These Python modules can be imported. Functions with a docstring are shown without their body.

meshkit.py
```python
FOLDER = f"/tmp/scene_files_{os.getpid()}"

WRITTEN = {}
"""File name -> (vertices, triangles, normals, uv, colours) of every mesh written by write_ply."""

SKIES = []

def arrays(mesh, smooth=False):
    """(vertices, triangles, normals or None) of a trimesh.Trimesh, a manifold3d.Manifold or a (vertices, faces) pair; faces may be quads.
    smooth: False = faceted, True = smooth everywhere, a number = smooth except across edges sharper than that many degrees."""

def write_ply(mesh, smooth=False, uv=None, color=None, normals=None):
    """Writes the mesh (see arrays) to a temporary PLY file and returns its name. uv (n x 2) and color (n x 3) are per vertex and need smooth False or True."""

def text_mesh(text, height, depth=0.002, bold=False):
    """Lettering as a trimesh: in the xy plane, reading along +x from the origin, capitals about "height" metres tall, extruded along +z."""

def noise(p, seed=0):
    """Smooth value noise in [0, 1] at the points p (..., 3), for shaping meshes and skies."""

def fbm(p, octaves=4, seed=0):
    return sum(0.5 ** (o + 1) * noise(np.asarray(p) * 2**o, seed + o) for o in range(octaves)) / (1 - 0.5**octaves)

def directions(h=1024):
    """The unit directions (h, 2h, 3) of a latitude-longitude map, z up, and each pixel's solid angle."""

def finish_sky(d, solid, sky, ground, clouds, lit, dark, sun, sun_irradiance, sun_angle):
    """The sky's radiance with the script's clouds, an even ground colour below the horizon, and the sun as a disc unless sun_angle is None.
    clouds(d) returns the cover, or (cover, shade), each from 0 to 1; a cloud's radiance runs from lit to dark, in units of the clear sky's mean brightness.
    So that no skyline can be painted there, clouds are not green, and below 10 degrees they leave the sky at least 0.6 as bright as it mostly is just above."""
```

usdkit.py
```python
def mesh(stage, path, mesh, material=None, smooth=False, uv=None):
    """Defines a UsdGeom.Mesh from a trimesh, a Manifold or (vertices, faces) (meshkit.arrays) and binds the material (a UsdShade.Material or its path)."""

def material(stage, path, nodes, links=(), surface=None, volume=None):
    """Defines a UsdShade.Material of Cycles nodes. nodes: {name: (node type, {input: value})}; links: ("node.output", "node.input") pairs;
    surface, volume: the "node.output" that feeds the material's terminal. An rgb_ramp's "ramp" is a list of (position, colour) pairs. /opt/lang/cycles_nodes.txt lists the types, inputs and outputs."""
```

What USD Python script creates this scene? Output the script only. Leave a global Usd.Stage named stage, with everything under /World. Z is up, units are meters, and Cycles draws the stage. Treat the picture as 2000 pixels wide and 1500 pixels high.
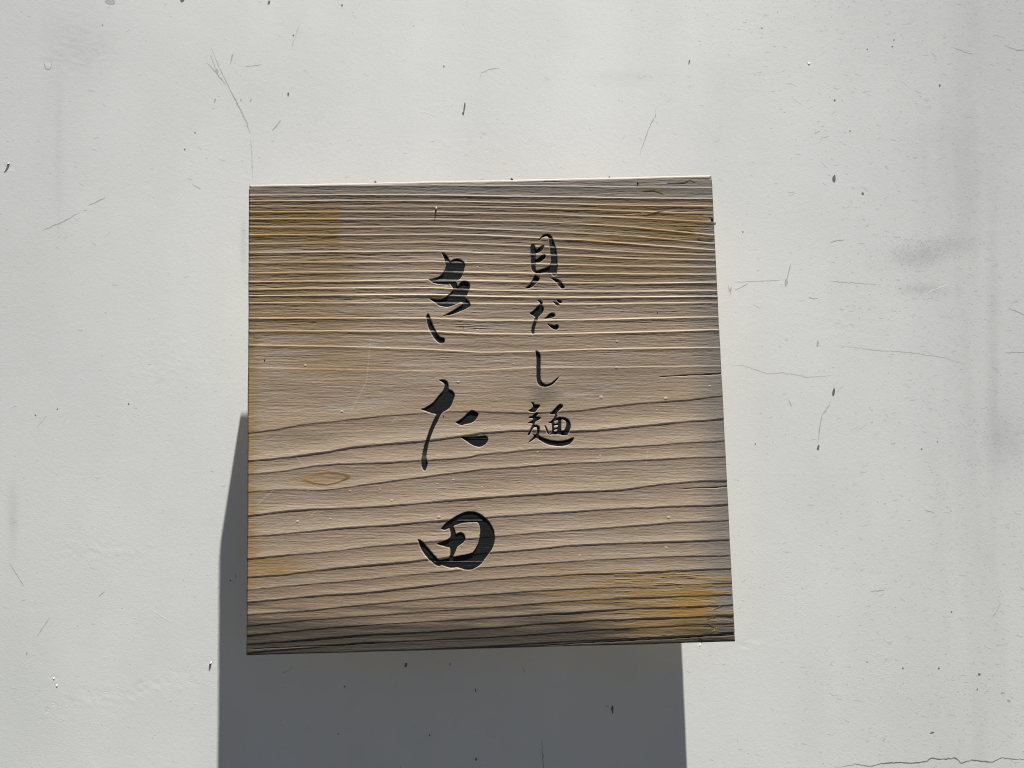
import math
import numpy as np
import trimesh, usdkit, meshkit
from pxr import Usd, UsdGeom, UsdShade, UsdLux, Sdf, Gf, Vt

stage = Usd.Stage.CreateInMemory()
UsdGeom.SetStageUpAxis(stage, UsdGeom.Tokens.z)
UsdGeom.SetStageMetersPerUnit(stage, 1.0)
UsdGeom.Xform.Define(stage, '/World')
rng = np.random.default_rng(11)

# ------------------------------------------------------------------ camera, sky, sun
# x right, z up, +y into the wall.  The board's front lies in y = 0, the wall in y = D.
W = 0.30
H, GAP, THICK, INSET = 0.986744 * W, 0.104881 * W, 0.068393 * W, 0.0
D = GAP + THICK
FPX = 1500.0
CAM = np.array([0.039628, -1.611077, -0.096891]) * W
rv = np.array([-0.090081, -0.008796, -0.024903])
th = np.linalg.norm(rv); k = rv / th
K = np.array([[0, -k[2], k[1]], [k[2], 0, -k[0]], [-k[1], k[0], 0]])
ROT = np.eye(3) + math.sin(th) * K + (1 - math.cos(th)) * K @ K
RW = ROT @ np.array([[1, 0, 0], [0, 0, -1], [0, 1, 0.]])        # rows: camera right, down, forward in the world
EXPOSURE = 0.97
cam = UsdGeom.Camera.Define(stage, '/World/camera')
r, dn, fw = RW
M = Gf.Matrix4d(*r, 0, *(-dn), 0, *(-fw), 0, *CAM, 1)
cam.AddTransformOp().Set(M)
cam.CreateHorizontalApertureAttr(36.0); cam.CreateVerticalApertureAttr(27.0)
cam.CreateFocalLengthAttr(27.0)
cam.CreateClippingRangeAttr(Gf.Vec2f(0.01, 100))
cam.CreateFStopAttr(0.0)
cam.CreateExposureAttr(EXPOSURE)

SUN = np.array([0.698148, -1.0, 4.602605]); SUN /= np.linalg.norm(SUN)
SUN_I, SKY_S = 1.25, 0.05
usdkit.material(stage, '/World/Looks/sky', {
    's': ('sky_texture', {'sky_type': 'single_scattering', 'sun_disc': False, 'air_density': 0.18, 'aerosol_density': 0.26, 'ozone_density': 0.0, 'sun_elevation': math.asin(SUN[2]), 'sun_rotation': math.atan2(SUN[0], SUN[1])}),
    'b': ('background_shader', {'strength': SKY_S})}, [('s.color', 'b.color')], surface='b.background')
dome = UsdLux.DomeLight.Define(stage, '/World/sky')
UsdShade.MaterialBindingAPI.Apply(dome.GetPrim()).Bind(UsdShade.Material.Get(stage, '/World/Looks/sky'))
dome.GetPrim().SetCustomDataByKey('kind', 'structure')
sun = UsdLux.DistantLight.Define(stage, '/World/sun')
sun.CreateIntensityAttr(SUN_I); sun.CreateAngleAttr(0.5); sun.CreateNormalizeAttr(True)
sun.CreateColorAttr(Gf.Vec3f(1.0, 0.975, 0.925))
zax = SUN; xax = np.cross([0, 1, 0], zax); xax /= np.linalg.norm(xax); yax = np.cross(zax, xax)
sun.AddTransformOp().Set(Gf.Matrix4d(*xax, 0, *yax, 0, *zax, 0, 0.5, -1, 3, 1))

# ------------------------------------------------------------------ helpers
def ray(px, py):
    c = np.stack([(np.asarray(px, float) - 1000) / FPX, (np.asarray(py, float) - 750) / FPX, np.ones_like(np.asarray(px, float))], -1)
    return c @ RW
def on_plane(px, py, y):
    d = ray(px, py); t = (y - CAM[1]) / d[..., 1]
    p = CAM + d * t[..., None]
    return p[..., 0], p[..., 2]
def to_px(x, y, z):
    q = (np.stack(np.broadcast_arrays(x, y, z), -1) - CAM) @ RW.T
    return 1000 + FPX * q[..., 0] / q[..., 2], 750 + FPX * q[..., 1] / q[..., 2]
def sstep(a, b, x):
    t = np.clip((x - a) / (b - a), 0, 1); return t * t * (3 - 2 * t)
def fb(x, z, octaves=4, seed=0):
    return meshkit.fbm(np.stack([x, z, np.full_like(x, 0.37)], -1), octaves, seed) - 0.5
USED = {}
def path(name, parent='/World'):
    k = (parent, name); n = USED.get(k, 0); USED[k] = n + 1
    return f'{parent}/{name}' + (f'_{n:03d}' if n else '')
def put(name, mesh, mat, parent='/World', smooth=False, col=None, label=None):
    m = usdkit.mesh(stage, path(name, parent), mesh, f'/World/Looks/{mat}', smooth=smooth)
    if col is not None:
        UsdGeom.PrimvarsAPI(m).CreatePrimvar('tint', Sdf.ValueTypeNames.Color3fArray, 'vertex').Set(Vt.Vec3fArray.FromNumpy(np.asarray(col, np.float32)))
    if label: m.GetPrim().SetCustomDataByKey('label', label)
    return m.GetPrim()
def tag(p, label, cat, kind=None):
    p.SetCustomDataByKey('label', label); p.SetCustomDataByKey('category', cat)
    if kind: p.SetCustomDataByKey('kind', kind)

# ------------------------------------------------------------------ materials
def mat(name, col, rough, fine=None, bump=None, spec=0.5):
    """plain or per-vertex tinted material with fine grain in colour and relief"""
    n = {'p': ('principled_bsdf', {'roughness': rough, 'specular_ior_level': spec}), 'g': ('geometry', {})}
    l = []
    if col is None:
        n['c'] = ('attribute', {'attribute': 'tint'}); src = 'c.color'
    else:
        n['c'] = ('mix_color', {'blend_type': 'mix', 'fac': 0.0, 'a': col, 'b': col}); src = 'c.result'
    if fine:
        sc, amount = fine
        n.update({'m1': ('mapping', {'scale': sc}), 'n1': ('noise_texture', {'scale': 1.0, 'detail': 3.0, 'roughness': 0.6}),
                  'r1': ('map_range', {'from_min': 0.25, 'from_max': 0.75, 'to_min': 1 - amount, 'to_max': 1 + amount}),
                  'mx': ('mix_color', {'blend_type': 'multiply', 'fac': 1.0}), 'cc': ('combine_color', {})})
        l += [('g.position', 'm1.vector'), ('m1.vector', 'n1.vector'), ('n1.fac', 'r1.value'), ('r1.result', 'cc.r'), ('r1.result', 'cc.g'), ('r1.result', 'cc.b'),
              (src, 'mx.a'), ('cc.color', 'mx.b'), ('mx.result', 'p.base_color')]
    else:
        l += [(src, 'p.base_color')]
    if bump:
        sc, dist = bump
        n.update({'m2': ('mapping', {'scale': sc}), 'n2': ('noise_texture', {'scale': 1.0, 'detail': 3.0, 'roughness': 0.65}),
                  'b2': ('bump', {'distance': dist, 'strength': 1.0})})
        l += [('g.position', 'm2.vector'), ('m2.vector', 'n2.vector'), ('n2.fac', 'b2.height'), ('b2.normal', 'p.normal')]
    usdkit.material(stage, f'/World/Looks/{name}', n, l, surface='p.BSDF')
mat('weathered_wood', None, 0.62, ((220, 220, 2600), 0.16), ((320, 320, 3200), 0.00012), 0.35)
mat('wood_side', (0.66, 0.45, 0.22), 0.7, ((150, 150, 1500), 0.2))
mat('board_side', (0.20, 0.175, 0.15), 0.8, ((150, 150, 1500), 0.2))
mat('bounce_ground_brown', (0.034, 0.0275, 0.0105), 0.9, ((3, 3, 3), 0.2))
mat('black_paint', None, 0.7, ((900, 900, 2400), 0.4), ((1500, 1500, 2600), 0.00012), 0.15)
mat('wall_paint', None, 0.55, ((600, 600, 600), 0.012), ((800, 800, 1000), 0.00006), 0.4)
mat('dark_chip', (0.15, 0.15, 0.14), 0.8, ((1500, 1500, 1500), 0.4))
mat('grey_scuff', (0.50, 0.505, 0.50), 0.8, ((1200, 1200, 1200), 0.35))
mat('pale_grey_scuff', (0.61, 0.615, 0.61), 0.8, ((1200, 1200, 1200), 0.25))
mat('crack_grey', (0.22, 0.215, 0.20), 0.85)
mat('brown_mark', (0.20, 0.15, 0.08), 0.8)
mat('white_grit', (0.80, 0.80, 0.77), 0.5)
mat('resin', (0.52, 0.41, 0.29), 0.4)
mat('pale_splinter', (0.55, 0.42, 0.26), 0.6)
mat('varnish', (0.40, 0.29, 0.13), 0.45)
mat('dark_speck', (0.035, 0.030, 0.025), 0.7)

# ------------------------------------------------------------------ lettering, outlines read from the sign
def glyph(ox, oy, s, pts):
    return np.array(pts, float) / s + [ox, oy]
a = lambda *p: glyph(820, 480, 7.142, p)
KI = [[a((303,90),(345,110),(385,150),(402,195),(425,217),(470,190),(520,178),(570,195),(610,225),(628,265),(620,320),(605,370),(580,440),(548,470),(520,485),(505,500),(515,545),(522,570),(545,550),(565,515),(600,490),(645,492),(690,515),(695,580),(680,640),(655,685),(632,730),(665,755),(695,795),(708,845),(670,865),(620,890),(560,915),(500,940),(440,962),(345,978),(330,975),(400,940),(470,900),(540,855),(590,825),(605,805),(590,788),(560,785),(520,810),(460,835),(400,853),(330,850),(265,835),(215,795),(170,765),(135,740),(165,738),(215,745),(270,748),(330,735),(380,705),(430,660),(470,615),(465,590),(440,560),(430,538),(380,545),(310,540),(240,532),(180,515),(150,490),(120,470),(160,465),(230,450),(280,425),(320,390),(350,345),(362,290),(355,230),(335,165))],
      [a((110,940),(130,975),(145,1020),(165,1075),(195,1140),(220,1195),(250,1240),(285,1278),(320,1278),(345,1300),(345,1350),(300,1365),(260,1352),(215,1310),(175,1250),(145,1190),(115,1130),(100,1060),(90,1000))]]
a = lambda *p: glyph(810, 730, 7.5, p)
TA = [[a((350,92),(400,90),(440,90),(475,115),(492,160),(490,230),(520,235),(560,262),(585,305),(580,340),(565,380),(545,440),(520,490),(480,525),(430,555),(395,575),(370,620),(330,710),(290,780),(255,870),(220,960),(205,1020),(185,1100),(170,1180),(165,1240),(185,1290),(188,1330),(165,1395),(150,1425),(125,1410),(100,1350),(97,1290),(108,1230),(120,1150),(135,1080),(165,990),(190,910),(220,820),(260,730),(300,640),(325,595),(250,578),(190,560),(140,540),(90,522),(150,500),(220,460),(280,415),(330,355),(370,300),(425,245),(440,190),(435,150),(400,120))],
      [a((595,712),(640,690),(700,650),(750,605),(790,560),(825,538),(870,542),(915,565),(932,600),(915,640),(880,690),(830,720),(780,735),(730,742),(685,758),(640,740))],
      [a((670,920),(740,925),(820,925),(900,920),(970,915),(1030,905),(1068,930),(1070,980),(1050,1020),(1000,1058),(940,1075),(880,1062),(820,1030),(770,1000),(720,960))]]
a = lambda *p: glyph(800, 985, 10.717, p)
DEN = [[a((660,515),(690,475),(740,415),(810,350),(880,305),(960,255),(1060,205),(1160,165),(1270,150),(1390,165),(1500,220),(1590,290),(1670,380),(1730,480),(1770,590),(1780,700),(1765,830),(1720,950),(1640,1060),(1560,1160),(1520,1230),(1440,1300),(1360,1340),(1300,1370),(1220,1375),(1150,1370),(1060,1335),(980,1320),(880,1335),(790,1315),(720,1290),(670,1275),(620,1305),(560,1285),(480,1220),(400,1150),(320,1060),(250,950),(205,850),(175,730),(230,755),(290,800),(340,870),(400,940),(470,1020),(540,1095),(615,1170),(700,1155),(810,1140),(850,1080),(855,1000),(850,910),(770,895),(690,870),(600,845),(555,835),(620,805),(700,775),(800,735),(862,695),(868,620),(850,560),(840,500),(790,520),(720,545)),
        a((910,455),(940,540),(965,635),(1010,600),(1065,585),(1120,610),(1155,670),(1165,740),(1130,800),(1060,850),(1000,890),(970,960),(940,1040),(905,1110),(1000,1085),(1120,1065),(1230,1040),(1320,1015),(1380,940),(1430,850),(1460,740),(1475,620),(1480,520),(1460,430),(1420,375),(1320,375),(1200,385),(1100,395),(1000,425))]]
a = lambda *p: glyph(1010, 445, 6.818, p)
KAI = [[a((205,210),(235,240),(240,280),(270,285),(310,250),(355,230),(362,255),(340,295),(300,325),(255,338),(240,340),(238,420),(270,415),(310,380),(350,355),(380,365),(375,400),(340,435),(300,460),(260,465),(240,460),(240,520),(245,575),(330,550),(400,525),(445,500),(455,440),(445,350),(435,250),(425,150),(415,118),(390,108),(350,122),(320,145),(295,168),(288,162),(325,120),(350,95),(390,78),(430,88),(455,115),(480,170),(505,250),(525,330),(530,420),(535,520),(530,580),(520,635),(480,640),(455,600),(400,600),(330,612),(260,605),(230,595),(205,575),(190,540),(185,450),(180,380),(178,300),(180,250))],
       [a((235,630),(270,645),(300,670),(285,710),(245,750),(200,790),(150,805),(100,810),(140,780),(180,740),(210,690))],
       [a((450,670),(500,675),(550,690),(590,730),(620,770),(632,800),(600,812),(570,790),(530,740),(490,700))]]
DA = [[a((272,968),(300,960),(325,980),(335,1010),(330,1035),(350,1060),(350,1100),(335,1140),(300,1170),(280,1190),(265,1240),(250,1290),(235,1340),(225,1385),(225,1420),(205,1425),(190,1395),(195,1340),(210,1290),(235,1220),(245,1190),(210,1170),(160,1135),(200,1120),(240,1085),(275,1040),(305,1025),(310,1000),(295,985))],
      [a((358,1210),(400,1180),(430,1145),(465,1130),(500,1145),(505,1175),(490,1190),(450,1200),(400,1208))],
      [a((400,1275),(450,1290),(500,1300),(530,1285),(552,1305),(548,1340),(520,1362),(480,1345),(440,1320))],
      [a((475,985),(520,990),(548,1005),(560,1030),(540,1040),(515,1025),(500,1000))],
      [a((528,965),(545,950),(580,965),(598,990),(578,1003),(555,993))]]
a = lambda *p: glyph(1010, 675, 7.146, p)
SHI = [[a((258,72),(290,85),(315,115),(325,160),(325,250),(322,350),(322,430),(328,480),(350,520),(390,542),(440,540),(490,515),(540,470),(590,430),(560,475),(510,530),(460,560),(400,578),(340,572),(300,545),(280,500),(270,440),(270,350),(272,250),(270,180),(262,120))]]
MEN = [[a((260,935),(295,938),(300,950),(270,975),(265,995),(300,995),(330,1000),(325,1020),(290,1045),(260,1060),(245,1085),(235,1110),(275,1105),(310,1130),(315,1180),(305,1230),(300,1255),(330,1275),(400,1300),(480,1325),(560,1330),(640,1330),(720,1310),(785,1280),(790,1300),(775,1340),(735,1375),(680,1395),(600,1405),(520,1398),(440,1385),(380,1360),(320,1325),(280,1295),(240,1300),(200,1335),(150,1358),(180,1330),(220,1290),(240,1265),(215,1240),(250,1245),(275,1235),(280,1190),(275,1140),(240,1140),(215,1165),(190,1215),(170,1255),(150,1255),(155,1230),(185,1180),(205,1130),(220,1095),(195,1085),(140,1090),(180,1065),(220,1045),(230,1020),(190,1010),(160,1015),(175,995),(215,985),(235,960))],
       [a((195,790),(230,800),(245,830),(285,820),(318,835),(310,860),(280,890),(262,920),(240,935),(190,925),(155,910),(200,885),(225,855),(215,820))],
       [a((450,945),(490,925),(520,890),(560,845),(595,815),(630,825),(635,855),(610,885),(575,920),(550,945),(555,985),(545,1010),(590,1000),(640,1000),(690,1015),(730,1050),(745,1110),(740,1170),(715,1225),(695,1255),(650,1255),(600,1240),(530,1238),(450,1243),(488,1220),(490,1150),(480,1075),(430,1090),(470,1060),(505,1030),(530,990),(535,960),(490,962)),
        a((508,1060),(570,1040),(575,1085),(515,1098)), a((510,1118),(574,1104),(570,1145),(512,1158)), a((512,1178),(568,1164),(560,1200),(512,1212)),
        a((612,1035),(640,1032),(680,1055),(690,1090),(680,1150),(655,1190),(610,1190),(612,1120))],
       [a((386,1112),(405,1140),(425,1190),(450,1228),(440,1237),(413,1197),(393,1150))]]
GLYPHS = [('carved black character shell, topmost of the right column', KAI), ('carved black hiragana da, second in the right column', DA),
          ('carved black hiragana shi with its upward hook', SHI), ('carved black character noodles, lowest of the right column', MEN),
          ('large carved black hiragana ki, topmost of the left column', KI), ('large carved black hiragana ta in the left column', TA),
          ('large round carved black character for rice field', DEN)]

def chaikin(p, n=1):
    for _ in range(n):
        q = np.roll(p, -1, 0)
        p = np.stack([0.8 * p + 0.2 * q, 0.2 * p + 0.8 * q], 1).reshape(-1, 2)
    return p
def ring_sdf(P, pts):
    """signed distance (inside negative) and nearest outline point of the points pts to the closed rings P (even-odd)"""
    best = np.full(len(pts), 1e9); near = np.zeros_like(pts); inside = np.zeros(len(pts), bool)
    for p in P:
        q = np.roll(p, -1, 0)
        for A, B in zip(p, q):
            d = B - A; L = d @ d
            if L < 1e-18: continue
            t = np.clip(((pts - A) @ d) / L, 0, 1)
            c = A + t[:, None] * d
            e = ((pts - c) ** 2).sum(1)
            m = e < best; best[m] = e[m]; near[m] = c[m]
            if A[1] != B[1]:
                cr = (A[1] > pts[:, 1]) != (B[1] > pts[:, 1])
                inside ^= cr & (pts[:, 0] < A[0] + (pts[:, 1] - A[1]) * d[0] / d[1])
    return np.where(inside, -1, 1) * np.sqrt(best), near

# ------------------------------------------------------------------ growth rings: y of every ring line at given x (photograph pixels)
tl = lambda *p: [(460 + x / 4, 320 + y / 4) for x, y in p]
tr = lambda *p: [(940 + x / 4, 320 + y / 4) for x, y in p]
ml = lambda *p: [(460 + x / 4, 640 + y / 4) for x, y in p]
mr = lambda *p: [(940 + x / 4, 640 + y / 4) for x, y in p]
bl = lambda *p: [(460 + x / 4, 940 + y / 4) for x, y in p]
br = lambda *p: [(940 + x / 4, 940 + y / 4) for x, y in p]
def up(l, r_): return tl(*zip((100, 800, 1550), l)) + tr(*zip((0, 400, 800, 1200, 1800), r_))
RINGS = [
    up((161, 161, 161), (162, 166, 171, 176, 180)), up((240, 236, 237), (245, 250, 255, 262, 265)), up((285, 281, 282), (293, 300, 310, 320, 325)), up((325, 326, 326), (332, 340, 350, 365, 383)),
    up((370, 370, 368), (380, 385, 400, 415, 450)), up((425, 425, 426), (437, 445, 465, 490, 550)), up((487, 490, 484), (500, 515, 535, 560, 615)),
    up((548, 550, 545), (550, 570, 590, 620, 665)), up((620, 612, 605), (618, 635, 660, 685, 707)), up((688, 680, 675), (688, 700, 715, 735, 747)),
    up((765, 762, 755), (768, 775, 785, 795, 800)), up((845, 840, 832), (843, 850, 850, 855, 858)), up((915, 910, 900), (908, 915, 925, 928, 920)),
    up((975, 965, 962), (982, 988, 990, 990, 985)), up((1025, 1020, 1015), (1030, 1035, 1038, 1035, 1030)), up((1080, 1080, 1078), (1087, 1090, 1090, 1085, 1077)),
    up((1200, 1200, 1200), (1217, 1217, 1212, 1203, 1190)), up((1300, 1300, 1303), (1322, 1325, 1317, 1310, 1290)), up((1410, 1420, 1445), (1467, 1460, 1445, 1435, 1430)),
    ml((100, 305), (1000, 322), (1600, 335)) + mr((0, 327), (400, 305), (800, 303), (1200, 300), (1800, 293)),
    # below the middle the late wood drops off downwards
    ml((100, 830), (300, 805), (500, 765), (800, 735), (1200, 690), (1550, 668), (1800, 660)) + mr((0, 662), (300, 672), (600, 665), (800, 650), (1000, 620), (1200, 600), (1600, 570), (1880, 540)),
    ml((100, 1045), (400, 1020), (700, 985), (900, 940), (1200, 910), (1500, 885), (1760, 850)) + mr((0, 827), (300, 805), (600, 815), (900, 805), (1200, 775), (1500, 745), (1890, 715)),
    ml((100, 1150), (400, 1125), (700, 1100), (1000, 1070), (1300, 1050), (1500, 1040), (1800, 1020)) + mr((0, 995), (200, 975), (400, 957), (700, 950), (1000, 945), (1300, 925), (1600, 905), (1900, 890)),
    ml((100, 1290), (300, 1270), (600, 1255), (900, 1235), (1200, 1205), (1500, 1165), (1800, 1130)) + mr((0, 1112), (300, 1092), (600, 1068), (900, 1055), (1300, 1035), (1600, 1020), (1900, 1015)),
    ml((100, 1475), (400, 1435), (600, 1415), (900, 1410), (1200, 1395), (1500, 1370)) + mr((0, 1333), (300, 1312), (600, 1292), (900, 1280), (1100, 1268), (1400, 1228), (1700, 1202), (1915, 1198)),
    bl((95, 437), (400, 413), (800, 370), (1200, 345), (1500, 320)) + br((0, 287), (400, 262), (800, 235), (1200, 210), (1500, 200), (1920, 185)),
    bl((95, 610), (400, 580), (800, 550), (1050, 515), (1400, 485)) + br((100, 438), (500, 400), (900, 375), (1200, 350), (1500, 325), (1930, 310)),
    bl((95, 755), (400, 730), (800, 680), (1200, 645), (1600, 605)) + br((80, 560), (400, 535), (700, 505), (1000, 490), (1500, 475), (1940, 460)),
    bl((90, 855), (600, 805), (1000, 775), (1500, 720)) + br((0, 680), (400, 650), (800, 625), (1200, 602), (1500, 590), (1945, 585)),
    bl((85, 950), (600, 900), (1000, 875), (1500, 820)) + br((0, 778), (400, 750), (800, 730), (1200, 720), (1500, 700), (1950, 685)),
    bl((85, 1050), (600, 1010), (1000, 970), (1500, 920)) + br((0, 893), (400, 862), (800, 840), (1200, 830), (1500, 810), (1955, 800)),
    bl((82, 1135), (600, 1085), (1000, 1060), (1500, 1020)) + br((0, 995), (500, 955), (800, 935), (1200, 915), (1600, 905), (1960, 890)),
    bl((82, 1210), (600, 1160), (1000, 1130), (1500, 1100)) + br((0, 1075), (500, 1040), (900, 1015), (1300, 995), (1600, 985), (1965, 970)),
    bl((80, 1280), (600, 1235), (1000, 1205), (1500, 1180)) + br((0, 1152), (500, 1115), (900, 1090), (1300, 1075), (1600, 1065), (1970, 1050)),
    bl((80, 1345), (600, 1300), (1000, 1265), (1500, 1245)) + br((0, 1225), (500, 1195), (900, 1165), (1300, 1145), (1600, 1130), (1975, 1115)),
    bl((80, 1420), (600, 1375), (1000, 1338), (1500, 1315)) + br((0, 1295), (500, 1265), (1000, 1240), (1500, 1215), (1980, 1190)),
]
NUP = 20

# ------------------------------------------------------------------ the wooden sign
sign = UsdGeom.Xform.Define(stage, path('wooden_sign'))
tag(sign.GetPrim(), 'square weathered cedar board sign with carved black Japanese lettering, mounted on the white wall', 'sign')
SP = str(sign.GetPath())
# grid: finer columns under the lettering
ex = np.array([0, .00012, .0003, .0006, .001])
gx0, _ = on_plane(np.array([808.]), np.array([750.]), 0); gx1, _ = on_plane(np.array([1130.]), np.array([750.]), 0)
us = np.concatenate([-W / 2 + ex, np.linspace(-W / 2 + .0014, gx0[0] - .0004, 225), np.linspace(gx0[0], gx1[0], 340), np.linspace(gx1[0] + .0004, W / 2 - .0014, 205), W / 2 - ex[::-1]])
vs = np.concatenate([H / 2 - ex, np.linspace(H / 2 - .0013, -H / 2 + .0013, 1230), -H / 2 + ex[::-1]])
NU, NV = len(us), len(vs)
U, V = (g.ravel().copy() for g in np.meshgrid(us, vs))
du = np.where((U > gx0[0]) & (U < gx1[0]), (gx1[0] - gx0[0]) / 340, .00045); dv = (H - .0026) / 1230
# letter outlines in the plane of the board
chars, carve = [], np.full(len(U), 1e3)
inks = np.full(len(U), -1, int)
pieces = []
for ci, (lab, shapes) in enumerate(GLYPHS):
    for si, shape in enumerate(shapes):
        P = []
        for p in shape:
            p = chaikin(p, 2)
            x, z = on_plane(p[:, 0], p[:, 1], 0)
            # hand-cut edge: slightly ragged
            jit = 0.00012 * np.stack([fb(x * 1500, z * 1500, 2, 5), fb(x * 1500, z * 1500, 2, 6)], -1) * 2
            P.append(np.stack([x, z], -1) + jit)
        pieces.append((ci, si, P))
for pi, (ci, si, P) in enumerate(pieces):
    lo, hi = P[0].min(0) - .002, P[0].max(0) + .002
    w = np.nonzero((U > lo[0]) & (U < hi[0]) & (V > lo[1]) & (V < hi[1]))[0]
    sd, near = ring_sdf(P, np.stack([U[w], V[w]], -1))
    off = near - np.stack([U[w], V[w]], -1)
    snap = (np.abs(off[:, 0]) < .46 * du[w]) & (np.abs(off[:, 1]) < .46 * dv)
    U[w[snap]] = near[snap, 0]; V[w[snap]] = near[snap, 1]; sd[snap] = 0
    carve[w] = np.minimum(carve[w], sd)
PX, PY = to_px(U, np.zeros_like(U), V)

def board_fields(PX, PY, U, V):
    wob = 2.2 * fb(PX / 55, PY / 26, 3, 1) + 1.0 * fb(PX / 16, PY / 8, 2, 2)
    low = sstep(700, 800, PY)
    ky_ = PY - (934 - (PX - 637) * .05)
    PY = PY - ky_ * .42 * np.exp(-((PX - 637) / 62) ** 2 - (ky_ / 34) ** 2)
    py = PY + wob * (0.55 + 0.5 * low)
    Y = [np.interp(PX, *np.array(sorted(l)).T) for l in RINGS]
    Y = [2 * Y[0] - Y[1] - 6] + Y + [2 * Y[-1] - Y[-2] + 14]      # one ring beyond each end
    s = np.zeros_like(PX); tt = np.zeros_like(PX); d0 = np.full_like(PX, 99.); d1 = np.full_like(PX, 99.); idx = np.zeros(len(PX), int)
    for q in range(len(Y) - 1):
        m = (py >= Y[q]) & (py < Y[q + 1])
        g = np.maximum(Y[q + 1] - Y[q], 2)
        idx[m] = q; tt[m] = ((py - Y[q]) / g)[m]; d0[m] = (py - Y[q])[m]; d1[m] = (Y[q + 1] - py)[m]
    last = py >= Y[-1]; idx[last] = len(Y) - 2; tt[last] = 0.5
    return py, idx, np.clip(tt, 0, 1), d0, d1, low
py, idx, tt, d0, d1, low = board_fields(PX, PY, U, V)
upper = idx <= NUP - 1 + 0
mid = idx == NUP                                      # the band between the two sides of the tree's centre
lower = idx > NUP
ph = np.where(upper, 1 - tt, tt)                      # 0 early wood .. 1 late wood
dl = np.where(upper, d0, d1)                          # pixels from the sharp end of the ring
ramp_u = 0.30 * ph ** 2 + 0.70 * np.exp(-(dl / 4.2) ** 2 * .5)
ramp_l = 0.6 * sstep(0.35, 1.0, ph) + 0.4 * np.exp(-(dl / 8) ** 2 * .5)
drop = lambda d, w_: sstep(-.2, w_, d)
jit_k = np.random.default_rng(3).uniform(.7, 1.25, len(RINGS) + 3)
amp_k = jit_k[idx] * (0.8 + 1.2 * (fb(PX / 160, idx * 3.7, 2, 9) + .2))
hu = ramp_u * drop(dl, 2.4) * 0.00021
hl = ramp_l * drop(dl, 2.2) * 0.00012 * (.6 + 1.3 * np.clip(fb(PX / 75, idx * 2.3, 3, 12) + .4, 0, 1))
hm = 0.00013 * (np.exp(-(d0 / 5) ** 2 * .5) * drop(d0, 2.4) + np.exp(-(d1 / 16) ** 2 * .5) * drop(d1, 2.6) * 1.3)
h = np.where(upper, hu, np.where(mid, hm, hl)) * np.clip(amp_k, .5, 1.5)
late = np.where(upper, np.exp(-(dl / 4.5) ** 2 * .5) + .2 * ph ** 3, np.where(mid, np.exp(-(d0 / 5) ** 2 * .5) + np.exp(-(d1 / 14) ** 2 * .5), sstep(.45, 1, ph) * .75 + .25 * np.exp(-(dl / 6) ** 2)))
late = np.clip(late, 0, 1)
# fibre relief, long along the grain
rough = 0.85 + 0.5 * sstep(760, 560, PY) + 0.6 * sstep(800, 500, PX) * sstep(720, 420, PY)
fib = fb(PX / 36, py / 1.9, 3, 21) * (.35 + 1.5 * np.clip(fb(PX / 130, py / 22, 3, 25) + .5, 0, 1))
fib2 = fb(PX / 70, py / 5.0, 3, 22)
pit = fb(PX / 9, py / 2.2, 2, 23)
h = h + rough * (0.000125 * fib + 0.00006 * fib2) * (1 - .5 * late) + 0.00005 * pit
h *= 1.75
h += 0.0004 * fb(U * 22, V * 22, 2, 24)
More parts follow.
